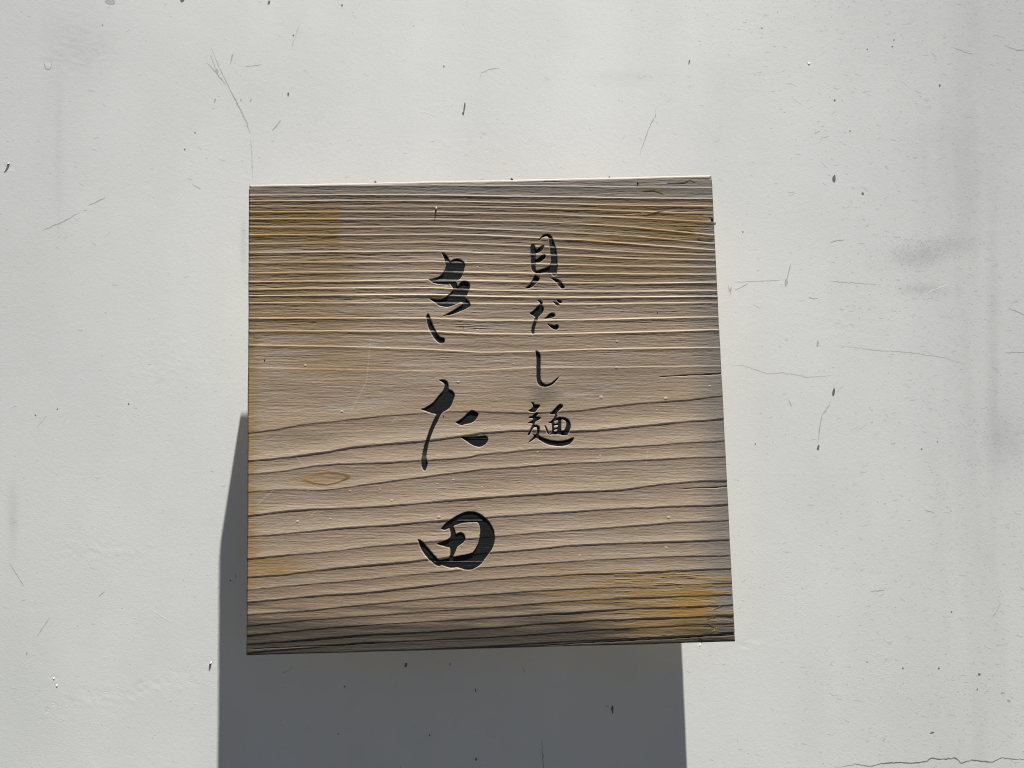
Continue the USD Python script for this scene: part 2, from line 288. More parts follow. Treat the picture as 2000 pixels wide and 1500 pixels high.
# knot
kx, ky = (PX - 637) / 42, (PY - (934 - (PX - 637) * .05)) / 13
kr = np.sqrt(kx ** 2 + ky ** 2)
kn = np.abs(kx) ** 1.25 + np.abs(ky) ** 1.7 + .2 * fb(PX / 30, PY / 12, 2, 33)
knot = sstep(1.15, .8, kn)
h += (0.00005 * sstep(1.3, .9, kn) * sstep(.45, .95, kn) + 0.00003 * knot) * (1 + 2 * fb(PX / 20, PY / 8, 2, 32))
# drying cracks running in from the right edge
def crack(x0, y0, x1, y1, w_, dep):
    t = np.clip((PX - x0) / (x1 - x0), 0, 1); yy = y0 + (y1 - y0) * t + 1.5 * fb(PX / 14, PX * 0 + y0, 2, 31)
    c = np.exp(-((PY - yy) / (w_ * (.35 + .65 * t))) ** 2) * sstep(0, .12, t) * (PX < x1 + 12)
    return c, dep * c
cr = np.zeros_like(PX)
for c_ in ((1285, 736, 1407, 730, 1.3, .0009), (1330, 955, 1420, 951, 1.1, .0006), (1290, 1250, 1437, 1236, 1.2, .0005), (1040, 1262, 1437, 1240, 1.1, .0004), (480, 1268, 720, 1257, 1.2, .0004)):
    c, dh = crack(*c_); cr = np.maximum(cr, c); h -= dh
# letters cut about half a millimetre deep with sloping sides
cut = sstep(.00018 + .00010 * np.clip(3 * fb(U * 900, V * 900, 2, 42), -1, 1), -.00005, carve)
gr = fb(U * 2600, V * 2600, 2, 41)
h_letter = 0.55 * h + 0.00005 * gr
h = h * (1 - cut) + (h_letter - 0.00048) * cut
# thin tool lines left across the floor of some letters
for (x0, x1, yl) in ((893, 942, 1016.5), (848, 943, 1097.5), (915, 958, 856.0), (838, 898, 549.3)):
    m = (PX > x0) & (PX < x1) & (carve < 0)
    h[m] += 0.00022 * np.exp(-((PY[m] - yl) / .9) ** 2)
# rounded front edges
de = np.minimum(np.minimum(U + W / 2, W / 2 - U), np.minimum(H / 2 - V, V + H / 2))
re = 0.0010
re = np.where(H / 2 - V < .003, .0023, re); e_ = np.clip(de / re, 0, 1)
h -= re * (1 - np.sqrt(np.clip(1 - (1 - e_) ** 2, 0, 1)))

# ---- colour of the wood, with ridge shade and sunlit edges painted in
def mixc(c, col, f): return c * (1 - f[:, None]) + np.array(col) * f[:, None]
tone = fb(PX / 300, PY / 90, 3, 51)
strk = fb(PX / 90, py / 3.2, 4, 52)
strk2 = fb(PX / 240, py / 9, 3, 53)
C = np.tile(np.array([0.360, 0.272, 0.198]), (len(PX), 1))
C *= (1 + .50 * tone + .62 * strk + .45 * strk2)[:, None]
C = mixc(C, (0.40, 0.345, 0.29), .7 * sstep(-.05, .3, fb(PX / 120, py / 14, 3, 54)))
C = mixc(C, (0.47, 0.35, 0.215), late * np.where(lower, .25, .5))
C = mixc(C, (0.59, 0.465, 0.34), .75 * late * lower * (1 + 1.5 * strk))  # pale late wood, also brightened to paint in the lit slopes
C = mixc(C, (0.30, 0.215, 0.160), .45 * lower * sstep(.45, .05, ph))
shade_line = np.where(lower, np.exp(-(d0 / 2.4) ** 2), 0) + np.where(upper, .6 * np.exp(-((d0 - 6.5) / 3.0) ** 2), 0)  # shadow under each ring ridge painted into the colour, along with dirt
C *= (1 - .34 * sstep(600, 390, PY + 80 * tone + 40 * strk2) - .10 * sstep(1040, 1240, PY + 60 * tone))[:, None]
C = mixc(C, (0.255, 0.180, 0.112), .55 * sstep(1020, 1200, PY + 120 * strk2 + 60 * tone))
C = mixc(C, (0.17, 0.105, 0.060), .42 * np.clip(shade_line, 0, 1))
grey = np.clip(.75 * sstep(402, 352, PY + 8 * tone) * sstep(480, 620, PX + 200 * strk) + .8 * sstep(392, 362, PY) * .7
               + .9 * sstep(84, 6, (1392 + (PY - 340) * .0503) - PX + 70 * strk + 40 * tone) + .5 * sstep(1120, 1230, PY) * sstep(1000, 1400, PX), 0, 1)
C = mixc(C, (0.225, 0.20, 0.172), grey)
# old yellow varnish left in patches
n1 = fb(PX / 120, py / 5.5, 3, 61) * 1.2; n2 = fb(PX / 45, py / 2.6, 3, 62) * 1.3
def patch(x0, x1, y0, y1, sx, sy, nz=1.0):
    f = np.minimum(np.minimum((PX - x0) / sx, (x1 - PX) / sx), np.minimum((PY - y0) / sy, (y1 - PY) / sy))
    return sstep(-.3, .65, f + nz * (1.3 * n1 + .8 * n2) - .05)
v1 = patch(455, 667, 392, 500, 16, 50, 1.0) * (.50 + .5 * sstep(.0, .5, fb(PX / 80, py / 8, 2, 63) + .35))
v2 = patch(455, 700, 470, 680, 130, 70, 1.4) * .62
v3 = np.maximum(.75 * patch(1090, 1410, 395, 482, 220, 16, 1.5), patch(1225, 1398, 408, 474, 70, 12, .9))
v4 = np.maximum(.8 * patch(1130, 1440, 1120, 1262, 300, 26, 1.8), patch(1285, 1415, 1135, 1255, 80, 16, .9))
v5 = .7 * patch(455, 590, 1085, 1128, 70, 16, 1.4)
v6 = sstep(26, 4, PX - 485 + 60 * n1) * sstep(380, 440, PY) * sstep(1190, 1120, PY) * .75
v7 = patch(1080, 1400, 470, 560, 120, 40, 1.5) * .5
v8 = patch(560, 720, 600, 760, 80, 50, 1.7) * .45
v9 = .4 * patch(1240, 1300, 362, 375, 25, 8)
varn = np.clip(np.maximum.reduce([v1, v2, v3, v4, v5, v6, v7, v8, v9]), 0, 1)
vl = sstep(.15, .7, .8 * late + 1.3 * strk + 1.0 * n1 + .35 * (PY > 1000))[:, None]; vc = np.array([.30, .165, .045]) * vl + np.array([.32, .22, .085]) * (1 - vl)
vc = vc * (1 - .22 * (PY < 700))[:, None]
C = C * (1 - .95 * varn[:, None]) + vc * (1 + .7 * strk)[:, None] * .95 * varn[:, None]
h += 0.00007 * sstep(.45, .6, varn) * (PY < 470) * (PX > 1100) + 0.00009 * sstep(.45, .6, varn) * (PX > 1200) * (PY > 1100)
# mould-dark foot of the board
edge_y = 1280 - (PX - 480) * .0267
dk = sstep(105, 15, edge_y - PY + 190 * fb(PX / 160, py / 9, 3, 66) + 40 * n2 + 26 * sstep(1000, 1250, PX))
C = C * (1 - .90 * dk[:, None]) + np.array([.046, .041, .032]) * .90 * dk[:, None]
C = mixc(C, (.055, .046, .036), (.85 - .3 * sstep(600, 1300, PX)) * sstep(84, 14, edge_y - PY + 60 * fb(PX / 200, py / 7, 3, 67)) * sstep(1330, 1000, PX))
C = mixc(C, (.05, .045, .035), .85 * sstep(9, 1, edge_y - PY))
C = mixc(C, (.045, .035, .025), .85 * cr)
C = mixc(C, (0.16, 0.09, 0.04), .95 * np.exp(-((kn - 1.0) / .16) ** 2))
C = mixc(C, (0.36, 0.235, 0.11), .5 * sstep(1.9, 1.1, kn) * sstep(.8, 1.1, kn) * (PX < 640) + .4 * knot + .5 * np.exp(-(((PX - 606) / 16) ** 2 + ((PY - 938) / 7) ** 2)))
C = mixc(C, (.10, .085, .065), .55 * sstep(30, 4, np.hypot((PX - 1062) / 1.5, PY - 772) + 30 * n2))       # soot-like smudge under the shi
C = mixc(C, (.50, .45, .38), .45 * sstep(.0016, .0004, H / 2 - V))  # sunlit gleam of the top lip painted into the colour
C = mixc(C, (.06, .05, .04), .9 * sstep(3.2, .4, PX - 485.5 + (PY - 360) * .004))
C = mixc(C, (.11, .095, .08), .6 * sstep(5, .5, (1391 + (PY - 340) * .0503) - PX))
# pencil-thin pale scratches
for (x0, y0, x1, y1) in ((724, 660, 716, 745), (716, 745, 684, 805), (765, 826, 776, 814), (560, 868, 596, 912), (502, 985, 533, 958), (606, 1008, 620, 996), (1265, 880, 1262, 905), (1048, 915, 1050, 925), (930, 985, 950, 1002)):
    dx, dy = x1 - x0, y1 - y0; t = np.clip(((PX - x0) * dx + (PY - y0) * dy) / (dx * dx + dy * dy), 0, 1)
    dd = np.hypot(PX - x0 - t * dx, PY - y0 - t * dy)
    C = mixc(C, (.58, .48, .36), .5 * np.exp(-(dd / 1.0) ** 2))
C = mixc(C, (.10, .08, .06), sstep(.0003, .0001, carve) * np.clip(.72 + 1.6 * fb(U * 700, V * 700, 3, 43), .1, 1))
C = np.clip(C, .02, .75)
# ink: black, worn through on the ridges
ridge = np.where(upper, np.exp(-((dl - 1.0) / 1.5) ** 2), 0)
worn = ridge * sstep(.25, .6, fb(PX / 18, py / 6, 2, 71) + .62) * .75
for (x0, x1, yl, f) in ((893, 942, 1016.5, .35), (848, 943, 1097.5, .45), (915, 958, 856.0, .4), (838, 898, 549.3, .6)):
    worn = np.maximum(worn, f * np.exp(-((PY - yl) / .8) ** 2) * (PX > x0) * (PX < x1))
worn = np.maximum(worn, .5 * np.exp(-((PY - 893) / 7) ** 2) * (PX < 840) * (PX > 820) * (.4 + n2))
worn = np.maximum(worn, .30 * sstep(.17, .34, fb(PX / 34, py / 1.5, 3, 72)))
INK = np.tile(np.array([.013, .014, .015]), (len(PX), 1)) * (1 + 1.2 * np.clip(gr, -.4, .6) + .8 * strk)[:, None]
INK = INK * (1 - worn[:, None]) + np.array([.36, .33, .28]) * worn[:, None]
INK = np.clip(INK, .006, .6)

# ---- split the faces: bare wood, and one piece per letter stroke
U0, V0 = U.copy(), V.copy()
for sg in (-1, 1):                                    # edges are not ruler straight
    e_ = sstep(.006, 0, W / 2 - sg * U0); U = U + sg * e_ * (.0007 * fb(V0 * 30, V0 * 0 + sg, 3, 111) - .0012 * np.clip(fb(V0 * 260, V0 * 0 + sg, 2, 112) - .27, 0, 1))
    e_ = sstep(.006, 0, H / 2 - sg * V0); V = V + sg * e_ * (.0007 * fb(U0 * 22, U0 * 0 + sg, 3, 113) - .0012 * np.clip(fb(U0 * 200, U0 * 0 + sg, 2, 114) - .27, 0, 1))
pos = np.stack([U, -h, V], -1)
ii = np.arange(NU * NV).reshape(NV, NU)
A_, B_, C_, D_ = ii[:-1, :-1].ravel(), ii[:-1, 1:].ravel(), ii[1:, :-1].ravel(), ii[1:, 1:].ravel()
F = np.concatenate([np.stack([A_, C_, B_], -1), np.stack([B_, C_, D_], -1)])
cen = np.stack([U[F].mean(1), V[F].mean(1)], -1)
owner = np.full(len(F), -1)
for pi, (ci, si, P) in enumerate(pieces):
    lo, hi = P[0].min(0) - .001, P[0].max(0) + .001
    w = np.nonzero((cen[:, 0] > lo[0]) & (cen[:, 0] < hi[0]) & (cen[:, 1] > lo[1]) & (cen[:, 1] < hi[1]))[0]
    sd, _ = ring_sdf(P, cen[w]); owner[w[sd < 0]] = pi
def sub(faces, col, extra=None):
    u, inv = np.unique(faces, return_inverse=True)
    return (pos[u], inv.reshape(-1, 3)), col[u]
# wood mesh with its four sides and back closed
loop = np.concatenate([ii[0, :], ii[1:, -1], ii[-1, -2::-1], ii[-2:0:-1, 0]])
lp = pos[loop]
sx_ = 1 - 2 * INSET / W
back = np.stack([lp[:, 0] * sx_, np.full(len(lp), THICK), lp[:, 2] * (1 - INSET / H * .6) ], -1)
side0 = lp.copy()
n0 = len(pos); n = len(loop); j = np.arange(n); jn = (j + 1) % n
sv = np.concatenate([side0, back, [[0, THICK, 0]]])
sf = np.concatenate([np.stack([j, jn, j + n], -1), np.stack([jn, jn + n, j + n], -1)])
bf = np.stack([j + n, jn + n, np.full(n, 2 * n)], -1)
wood_faces = F[owner < 0]
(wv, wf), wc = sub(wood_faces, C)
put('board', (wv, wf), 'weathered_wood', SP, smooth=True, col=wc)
put('board_edge', (sv, sf), 'board_side', SP)
put('board_back', (sv[n:], bf - n), 'wood_side', SP)
parents = {}
for pi, (ci, si, P) in enumerate(pieces):
    (cv, cf), cc = sub(F[owner == pi], INK)
    if si == 0:
        p = put('character', (cv, cf), 'black_paint', SP, smooth=True, col=cc, label=GLYPHS[ci][0]); parents[ci] = str(p.GetPath())
    else:
        put('stroke', (cv, cf), 'black_paint', parents[ci], smooth=True, col=cc)
# hidden block that holds the board off the wall
blk = trimesh.creation.box((0.03, GAP - .0002, 0.03)); blk.apply_translation((0.0, THICK + GAP / 2, 0.07))
put('mounting_block', blk, 'board_side', SP)

# ---- small things on the board
from scipy.spatial import cKDTree
tree = cKDTree(np.stack([U, V], -1)[::3]); hs = h[::3]
def surf(x, z): return hs[tree.query(np.stack([np.atleast_1d(x), np.atleast_1d(z)], -1))[1]]
def blob(name, px, py_, w_, hgt, out, mt, seed, parent, ydepth=0.0, label=None, sf=None):
    x, z = on_plane(np.array(float(px)), np.array(float(py_)), ydepth)
    s = trimesh.creation.icosphere(subdivisions=2); v = s.vertices.copy()
    v *= (1 + .45 * (meshkit.noise(v * 1.7 + seed * 3.1, seed) - .5))[:, None]
    y0 = -sf(x, z)[0] if sf else ydepth
    v = v * [w_ / 2, out, hgt / 2] + [float(x), y0 + out * .15, float(z)]
    return put(name, (v, s.faces), mt, parent, smooth=True, label=label)
BEADS = [(668, 804, 7), (684, 959, 5), (742, 956, 4.5), (853, 945, 4.5), (885, 937, 5), (851, 957, 4), (941, 951, 4), (765, 978, 7), (857, 1010, 8), (947, 838, 5), (846, 712, 4), (778, 709, 4), (1174, 776, 9), (1300, 778, 8), (1003, 711, 5), (974, 834, 5),
         (1050, 883, 5), (1172, 890, 5), (1306, 1011, 8), (1301, 1070, 7), (1132, 1085, 5), (581, 1019, 7), (645, 1014, 5), (895, 746, 6), (1204, 718, 6), (932, 522, 5), (932, 645, 6), (691, 565, 5), (1386, 754, 5), (1052, 952, 4), (967, 952, 4), (596, 714, 6), (1205, 667, 5), (1283, 800, 4)]
for q, (x, y, w_) in enumerate(BEADS):
    s = w_ * .000325
    blob('resin_bead', x, y, s * 1.0, s * .7, s * .075, 'resin', q, SP, sf=surf)
for q, (x, y, w_) in enumerate([(732, 354, 7), (1000, 350, 8), (1191, 345, 6), (1246, 357, 6), (1391, 427, 8), (517, 703, 4), (866, 812, 3), (905, 640, 3), (1284, 610, 3)]):
    s = w_ * .000325
    blob('dirt_lump', x, y, s * .7, s * 1.1, s * .28, 'dark_speck', 40 + q, SP, sf=surf)
# splinter standing out near the top, and curled varnish flakes
def curl(name, pts, w_, lift, mt, parent, seed=0):
    p = np.array(pts, float); t = np.linspace(0, len(p) - 1, 13); p = np.stack([np.interp(t, range(len(p)), p[:, i]) for i in (0, 1)], -1)
    x, z = on_plane(p[:, 0], p[:, 1], 0); y = -surf(x, z)
    d = np.gradient(np.stack([x, z], -1), axis=0); d /= np.linalg.norm(d, axis=1)[:, None]
    nrm = np.stack([-d[:, 1], d[:, 0]], -1) * np.where(d[:, :1] > 0, 1, -1)
    prof = np.sin(np.linspace(.12, 1, 13) * np.pi * .92) ** .7
    vs_ = []
    for a_, lf, th_ in ((-.5, .0, 0), (0, .75, 0), (.35, 1.0, 0), (.35, .85, 1), (0, .55, 1), (-.5, -.3, 1)):
        q = np.stack([x, z], -1) + nrm * (a_ * w_ * prof)[:, None]
        vs_.append(np.stack([q[:, 0], y - lift * lf * prof - .00003 * (1 - th_), q[:, 1]], -1))
    v = np.concatenate(vs_); m = 13; f = []
    for k_ in range(6):
        for i in range(m - 1):
            a0, b0 = k_ * m + i, ((k_ + 1) % 6) * m + i
            f += [[a0, a0 + 1, b0], [a0 + 1, b0 + 1, b0]]
    put(name, (v, np.array(f)), mt, parent)
for q, pts in enumerate([[(1393, 1191), (1404, 1186), (1410, 1181)], [(1380, 1210), (1391, 1206), (1398, 1200)], [(1384, 1217), (1391, 1222), (1399, 1226)], [(1387, 1236), (1394, 1232), (1400, 1224)],
                         [(1328, 1187), (1334, 1186), (1342, 1187)], [(1302, 358), (1320, 358), (1336, 356), (1347, 352), (1358, 356)], [(1255, 373), (1275, 371), (1296, 379)], [(1265, 418), (1285, 414), (1300, 412)], [(1318, 450), (1338, 449), (1362, 453)], [(1363, 466), (1378, 470), (1393, 472)]]):
    curl('varnish_flake', pts, .0010, .00022, 'varnish', SP, q)
curl('dark_crack_edge', [(1362, 1244), (1370, 1249), (1372, 1258)], .0008, .0001, 'dark_speck', SP)
sx0, sz0 = on_plane(np.array(852.), np.array(407.), 0)
sp = trimesh.creation.cone(.00075, .0017, sections=9); sp.apply_transform(trimesh.transformations.rotation_matrix(math.pi / 2 + .25, (1, 0, 0))); sp.apply_scale((1, 1.3, 1.8)); sp.apply_translation((float(sx0), -float(surf(sx0, sz0)[0]) + .0002, float(sz0)))
put('splinter', sp, 'pale_splinter', SP, smooth=40)

# ------------------------------------------------------------------ the wall
wall = UsdGeom.Xform.Define(stage, path('wall')); WP = str(wall.GetPath())
tag(wall.GetPrim(), 'scuffed white painted wall with hairline cracks and chips behind the sign', 'wall', 'structure')
cx0, cz1 = on_plane(np.array([-30., 2030.]), np.array([-30., 1530.]), D)
xa, xb = cx0[0] - .01, cx0[1] + .01; za, zb = cz1[1] - .02, cz1[0] + .02
gx = np.concatenate([np.linspace(-4, xa - .02, 20), np.linspace(xa, xb, 760), np.linspace(xb + .02, 4, 20)])
gz = np.concatenate([np.linspace(-1.6, za - .02, 12), np.linspace(za, zb, 600), np.linspace(zb + .02, 2.5, 14)])
X, Z = (g.ravel() for g in np.meshgrid(gx, gz))
def wall_y(x, z):
    x, z = np.asarray(x, float), np.asarray(z, float)
    return D - 1.6 * (.0008 * fb(x * 3.5, z * 5, 2, 81) + .00012 * fb(x * 14, z * 18, 2, 82) + .000022 * fb(x * 60, z * 90, 2, 83))
wpx, wpy = to_px(X, np.full_like(X, D), Z)
wh = .000035 * fb(X * 420, Z * 520, 3, 84)
# bands of crinkled paint
crk = np.clip(np.exp(-((wpy - 1352 + .22 * (wpx - 250)) / 26) ** 2) * sstep(20, 140, wpx) * sstep(440, 330, wpx)
              + .9 * np.exp(-(((wpx - 150) / 70) ** 2 + ((wpy - 95) / 55) ** 2)) + .8 * np.exp(-((wpy - 1075) / 20) ** 2) * sstep(60, 130, wpx) * sstep(430, 200, wpx)
              + .7 * np.exp(-(((wpx - 330) / 90) ** 2 + ((wpy - 720) / 60) ** 2)) + .7 * np.exp(-(((wpx - 1640) / 90) ** 2 + ((wpy - 640) / 30) ** 2))
              + .5 * np.exp(-((wpy - 300 + .02 * wpx) / 18) ** 2) * sstep(420, 600, wpx) * sstep(1350, 1100, wpx), 0, 1)
wh += .00017 * crk * fb(X * 260, Z * 520, 3, 85)
# a few dents
for (x, y, r_, dep) in ((1580, 125, 10, .0001), (1492, 120, 8, .00012), (288, 362, 9, .00018), (16, 327, 9, .0004), (95, 122, 10, .0003), (1452, 1262, 10, .00025), (1476, 1248, 14, .00018), (1365, 1256, 7, .0003), (410, 1296, 8, .0003), (106, 1325, 7, .0003), (163, 1348, 7, .0002)):
    wh += -dep * .18 * np.exp(-(((wpx - x) / r_) ** 2 + ((wpy - y) / (r_ * .6)) ** 2)) + dep * .12 * np.exp(-(((wpx - x) / r_) ** 2 + ((wpy - y - r_ * .7) / (r_ * .4)) ** 2))
wv = np.stack([X, wall_y(X, Z) - wh, Z], -1)
Cw = np.tile(np.array([.770, .785, .772]), (len(X), 1))
dirt = np.clip(sstep(1500, 2050, wpx + 260 * fb(X * 8, Z * 8, 3, 91)), 0, 1)
Cw *= (1 - .11 * dirt - .08 * sstep(420, -50, wpx + 200 * fb(X * 7, Z * 7, 3, 90)) - .03 * fb(X * 6, Z * 6, 3, 92) * 2)[:, None]
streak = np.clip(fb(X * 55, Z * 3.0, 3, 93) * 2.6 - .12, 0, 1) * sstep(1650, 1950, wpx)
Cw *= (1 - .13 * streak)[:, None]
streak2 = np.clip(fb(X * 45, Z * 4.0, 3, 94) * 2.6 - .25, 0, 1) * sstep(200, 20, wpx)
Cw *= (1 - .07 * streak2)[:, None]
top = sstep(220, 0, wpy + 120 * fb(X * 10, Z * 10, 3, 95)) * sstep(1500, 1750, wpx)
Cw *= (1 - .07 * top)[:, None]
for (x, y, rx, ry, f) in ((1880, 290, 120, 200, .04), (1790, 500, 45, 22, .10), (1860, 480, 40, 20, .06), (1800, 565, 45, 12, .07), (1940, 700, 12, 300, .05), (1965, 860, 40, 60, .06), (476, 480, 6, 50, .08), (25, 1010, 10, 60, .06), (115, 300, 8, 160, .03), (1210, 150, 80, 14, .03), (170, 90, 60, 60, .04)):
    g_ = np.exp(-(((wpx - x) / rx) ** 2 + ((wpy - y) / ry) ** 2)) * (.5 + 1.2 * np.clip(fb(X * 160, Z * 160, 3, 96) + .35, 0, 1))
    Cw *= (1 - 2.0 * f * g_)[:, None]
cl1 = fb(X * 11, Z * 9, 4, 101); cl2 = fb(X * 26, Z * 7, 4, 102)
Cw *= (1 + .15 * np.clip(cl1, -.4, .25) + .10 * np.clip(cl2, -.4, .2))[:, None]
tint = fb(X * 5, Z * 5, 2, 97)
Cw *= np.stack([1 + .018 * tint, 1 - .004 * tint, 1 + .012 * fb(X * 4, Z * 4, 2, 98)], -1)
nx, nz = len(gx), len(gz)
ii = np.arange(nx * nz).reshape(nz, nx)
A_, B_, C_, D_ = ii[:-1, :-1].ravel(), ii[:-1, 1:].ravel(), ii[1:, :-1].ravel(), ii[1:, 1:].ravel()
wf_ = np.concatenate([np.stack([A_, B_, C_], -1), np.stack([B_, D_, C_], -1)])
put('painted_surface', (wv, wf_), 'wall_paint', WP, smooth=True, col=Cw)
core = trimesh.creation.box((8, .10, 4.1)); core.apply_translation((0, D + .058, .45))
put('wall_core', core, 'grey_scuff', WP)

gd = trimesh.creation.box((60, 60, .2)); gd.apply_translation((0, 0, -1.68)); gp = put('bounce_ground', gd, 'bounce_ground_brown'); gp.SetCustomDataByKey('kind', 'structure')  # unseen ground, added only for the warm light it bounces up
# ---- marks on the wall: thin flat shapes with their own outline
def wpt(px, py_):
    x, z = on_plane(np.asarray(px, float), np.asarray(py_, float), D); return x, z
def ribbon(pts, w0, seed=0, raise_=.00004, taper=True, breaks=0.0, wig=1.0, n_=None):
    """a thin flat stroke along pixels pts; w0 in photograph pixels"""
    p = np.array(pts, float); L = np.r_[0, np.cumsum(np.hypot(*np.diff(p, axis=0).T))]
    n_ = n_ or max(4, int(L[-1] / 4)); t = np.linspace(0, L[-1], n_)
    px, py_ = np.interp(t, L, p[:, 0]), np.interp(t, L, p[:, 1])
    rg = np.random.default_rng(seed)
    px = px + wig * rg.normal(0, .5, n_); py_ = py_ + wig * rg.normal(0, .5, n_)
    dx, dy = np.gradient(px), np.gradient(py_); m = np.hypot(dx, dy) + 1e-9; nx_, ny_ = -dy / m, dx / m
    w = w0 * rg.uniform(.5, 1.2, n_) / 2
    if taper: w = w * np.clip(np.minimum(np.arange(n_) + .3, n_ - .7 - np.arange(n_)) / (.25 * n_), .12, 1)
    xs, zs = wpt(np.r_[px + nx_ * w, px - nx_ * w], np.r_[py_ + ny_ * w, py_ - ny_ * w])
    v = np.stack([xs, wall_y(xs, zs) - raise_, zs], -1)
    i = np.arange(n_ - 1)
    if breaks: i = i[rg.random(len(i)) > breaks]
    f = np.concatenate([np.stack([i, i + n_, i + 1], -1), np.stack([i + 1, i + n_, i + n_ + 1], -1)])
    return v, f
def fan(poly, seed=0, raise_=.00005):
    p = np.array(poly, float); c = p.mean(0); p = np.vstack([p, c]); xs, zs = wpt(p[:, 0], p[:, 1])
    v = np.stack([xs, wall_y(xs, zs) - raise_, zs], -1); n_ = len(p) - 1; i = np.arange(n_)
    return v, np.stack([i, (i + 1) % n_, np.full(n_, n_)], -1)
def oval(cx, cy, w_, h_, seed, ang=0.0, n_=11):
    rg = np.random.default_rng(seed); t = np.linspace(0, 2 * np.pi, n_, endpoint=False); r_ = rg.uniform(.7, 1.15, n_)
    x, y = np.cos(t) * w_ / 2 * r_, np.sin(t) * h_ / 2 * r_
    return np.stack([cx + x * math.cos(ang) - y * math.sin(ang), cy + x * math.sin(ang) + y * math.cos(ang)], -1)
def join(parts):
    vs_, fs_, o = [], [], 0
    for v, f in parts:
        vs_.append(v); fs_.append(f + o); o += len(v)
    return np.concatenate(vs_), np.concatenate(fs_)
CRACKS = [([(1625, 1500), (1646, 1497), (1671, 1491), (1699, 1497), (1720, 1491), (1751, 1488), (1776, 1490), (1807, 1487), (1816, 1481), (1842, 1482), (1867, 1480), (1876, 1490), (1898, 1484), (1937, 1488), (1954, 1479), (1975, 1482), (2000, 1483), (2040, 1488)], 2.2, 'crack_grey'),
          ([(1415, 712), (1450, 714), (1475, 721), (1496, 730), (1520, 728), (1545, 730), (1576, 737), (1604, 735), (1640, 732)], 1.0, 'pale_grey_scuff'),
          ([(1625, 674), (1678, 679), (1706, 684), (1748, 686), (1783, 689), (1811, 693), (1849, 699), (1877, 709), (1895, 711)], 1.1, 'pale_grey_scuff'),
          ([(1280, 210), (1281, 225), (1271, 243), (1262, 265), (1255, 285), (1249, 303)], 1.9, 'grey_scuff'),
          ([(1430, 551), (1480, 549), (1530, 547)], 1.2, 'pale_grey_scuff'), ([(1615, 548), (1660, 552), (1720, 556)], 1.2, 'pale_grey_scuff'),
          ([(2010, 688), (1985, 688), (1962, 689)], 1.4, 'grey_scuff'), ([(1970, 600), (1988, 610), (2005, 616)], 1.6, 'grey_scuff'),
          ([(1058, 1440), (1059, 1462), (1061, 1500), (1064, 1540)], 1.3, 'brown_mark')]
for q, (p, w_, mt) in enumerate(CRACKS): put('crack', ribbon(p, w_, 100 + q), mt, WP)
SCR = [([(411, 90), (430, 135), (452, 180), (468, 212)], 1.6, 'grey_scuff'), ([(452, 180), (470, 215), (482, 240), (489, 262)], 3.6, 'grey_scuff'), ([(489, 262), (492, 300), (493, 352)], 2.6, 'pale_grey_scuff'),
       ([(410, 106), (425, 145), (445, 170)], 1.4, 'grey_scuff'), ([(403, 121), (425, 145), (440, 163)], 1.4, 'grey_scuff'), ([(585, 45), (577, 70), (569, 92)], 2.4, 'pale_grey_scuff'), ([(455, 105), (449, 126)], 3, 'grey_scuff'),
       ([(549, 234), (542, 243), (531, 255)], 4, 'grey_scuff'), ([(82, 450), (125, 432), (155, 415)], 1.8, 'grey_scuff'), ([(172, 402), (188, 394), (207, 386)], 1.6, 'grey_scuff'), ([(937, 155), (940, 142), (955, 136), (978, 133)], 1.3, 'grey_scuff'),
       ([(1624, 778), (1620, 790), (1605, 812), (1600, 840), (1597, 868)], 2.4, 'grey_scuff'), ([(1545, 515), (1540, 532), (1537, 545)], 2.2, 'grey_scuff'), ([(1423, 556), (1425, 572), (1428, 560), (1426, 578)], 2, 'grey_scuff'), ([(1435, 566), (1450, 560), (1461, 553)], 1.6, 'grey_scuff'),
       ([(85, 120), (89, 133), (95, 136), (99, 134), (102, 121)], 3, 'grey_scuff'), ([(8, 338), (14, 328), (18, 319)], 4.5, 'dark_chip'), ([(480, 130), (512, 126)], 1.3, 'grey_scuff'), ([(18, 1100), (30, 1118), (48, 1147)], 1.6, 'grey_scuff'), ([(193, 1166), (203, 1155)], 2, 'grey_scuff'),
       ([(97, 1205), (82, 1228), (72, 1243)], 1.7, 'grey_scuff'), ([(72, 835), (90, 812)], 1.4, 'pale_grey_scuff'), ([(1620, 475), (1632, 470), (1650, 468)], 1.6, 'grey_scuff'), ([(1580, 580), (1590, 584), (1598, 582)], 1.8, 'grey_scuff'), ([(1862, 92), (1880, 100), (1900, 106)], 1.6, 'grey_scuff'),
       ([(1960, 88), (1985, 97), (2003, 100)], 1.8, 'grey_scuff'), ([(1590, 260), (1602, 256)], 1.5, 'grey_scuff'), ([(375, 360), (391, 368)], 1.4, 'grey_scuff'), ([(1540, 780), (1546, 795)], 1.7, 'grey_scuff'), ([(543, 1317), (560, 1312), (569, 1308), (571, 1295)], 1.0, 'grey_scuff'),
       ([(1020, 1303), (1026, 1315)], 1.3, 'grey_scuff'), ([(1700, 1155), (1728, 1152)], 1.7, 'grey_scuff'), ([(1806, 997), (1825, 1001)], 2, 'grey_scuff'), ([(1935, 1208), (1945, 1195), (1955, 1175)], 1.8, 'grey_scuff'), ([(1815, 1432), (1824, 1430)], 2.6, 'dark_chip'), ([(1728, 1441), (1723, 1448)], 2, 'grey_scuff')]
for q, (p, w_, mt) in enumerate(SCR): put('scratch', ribbon(p, w_, 200 + q, wig=.8), mt, WP)
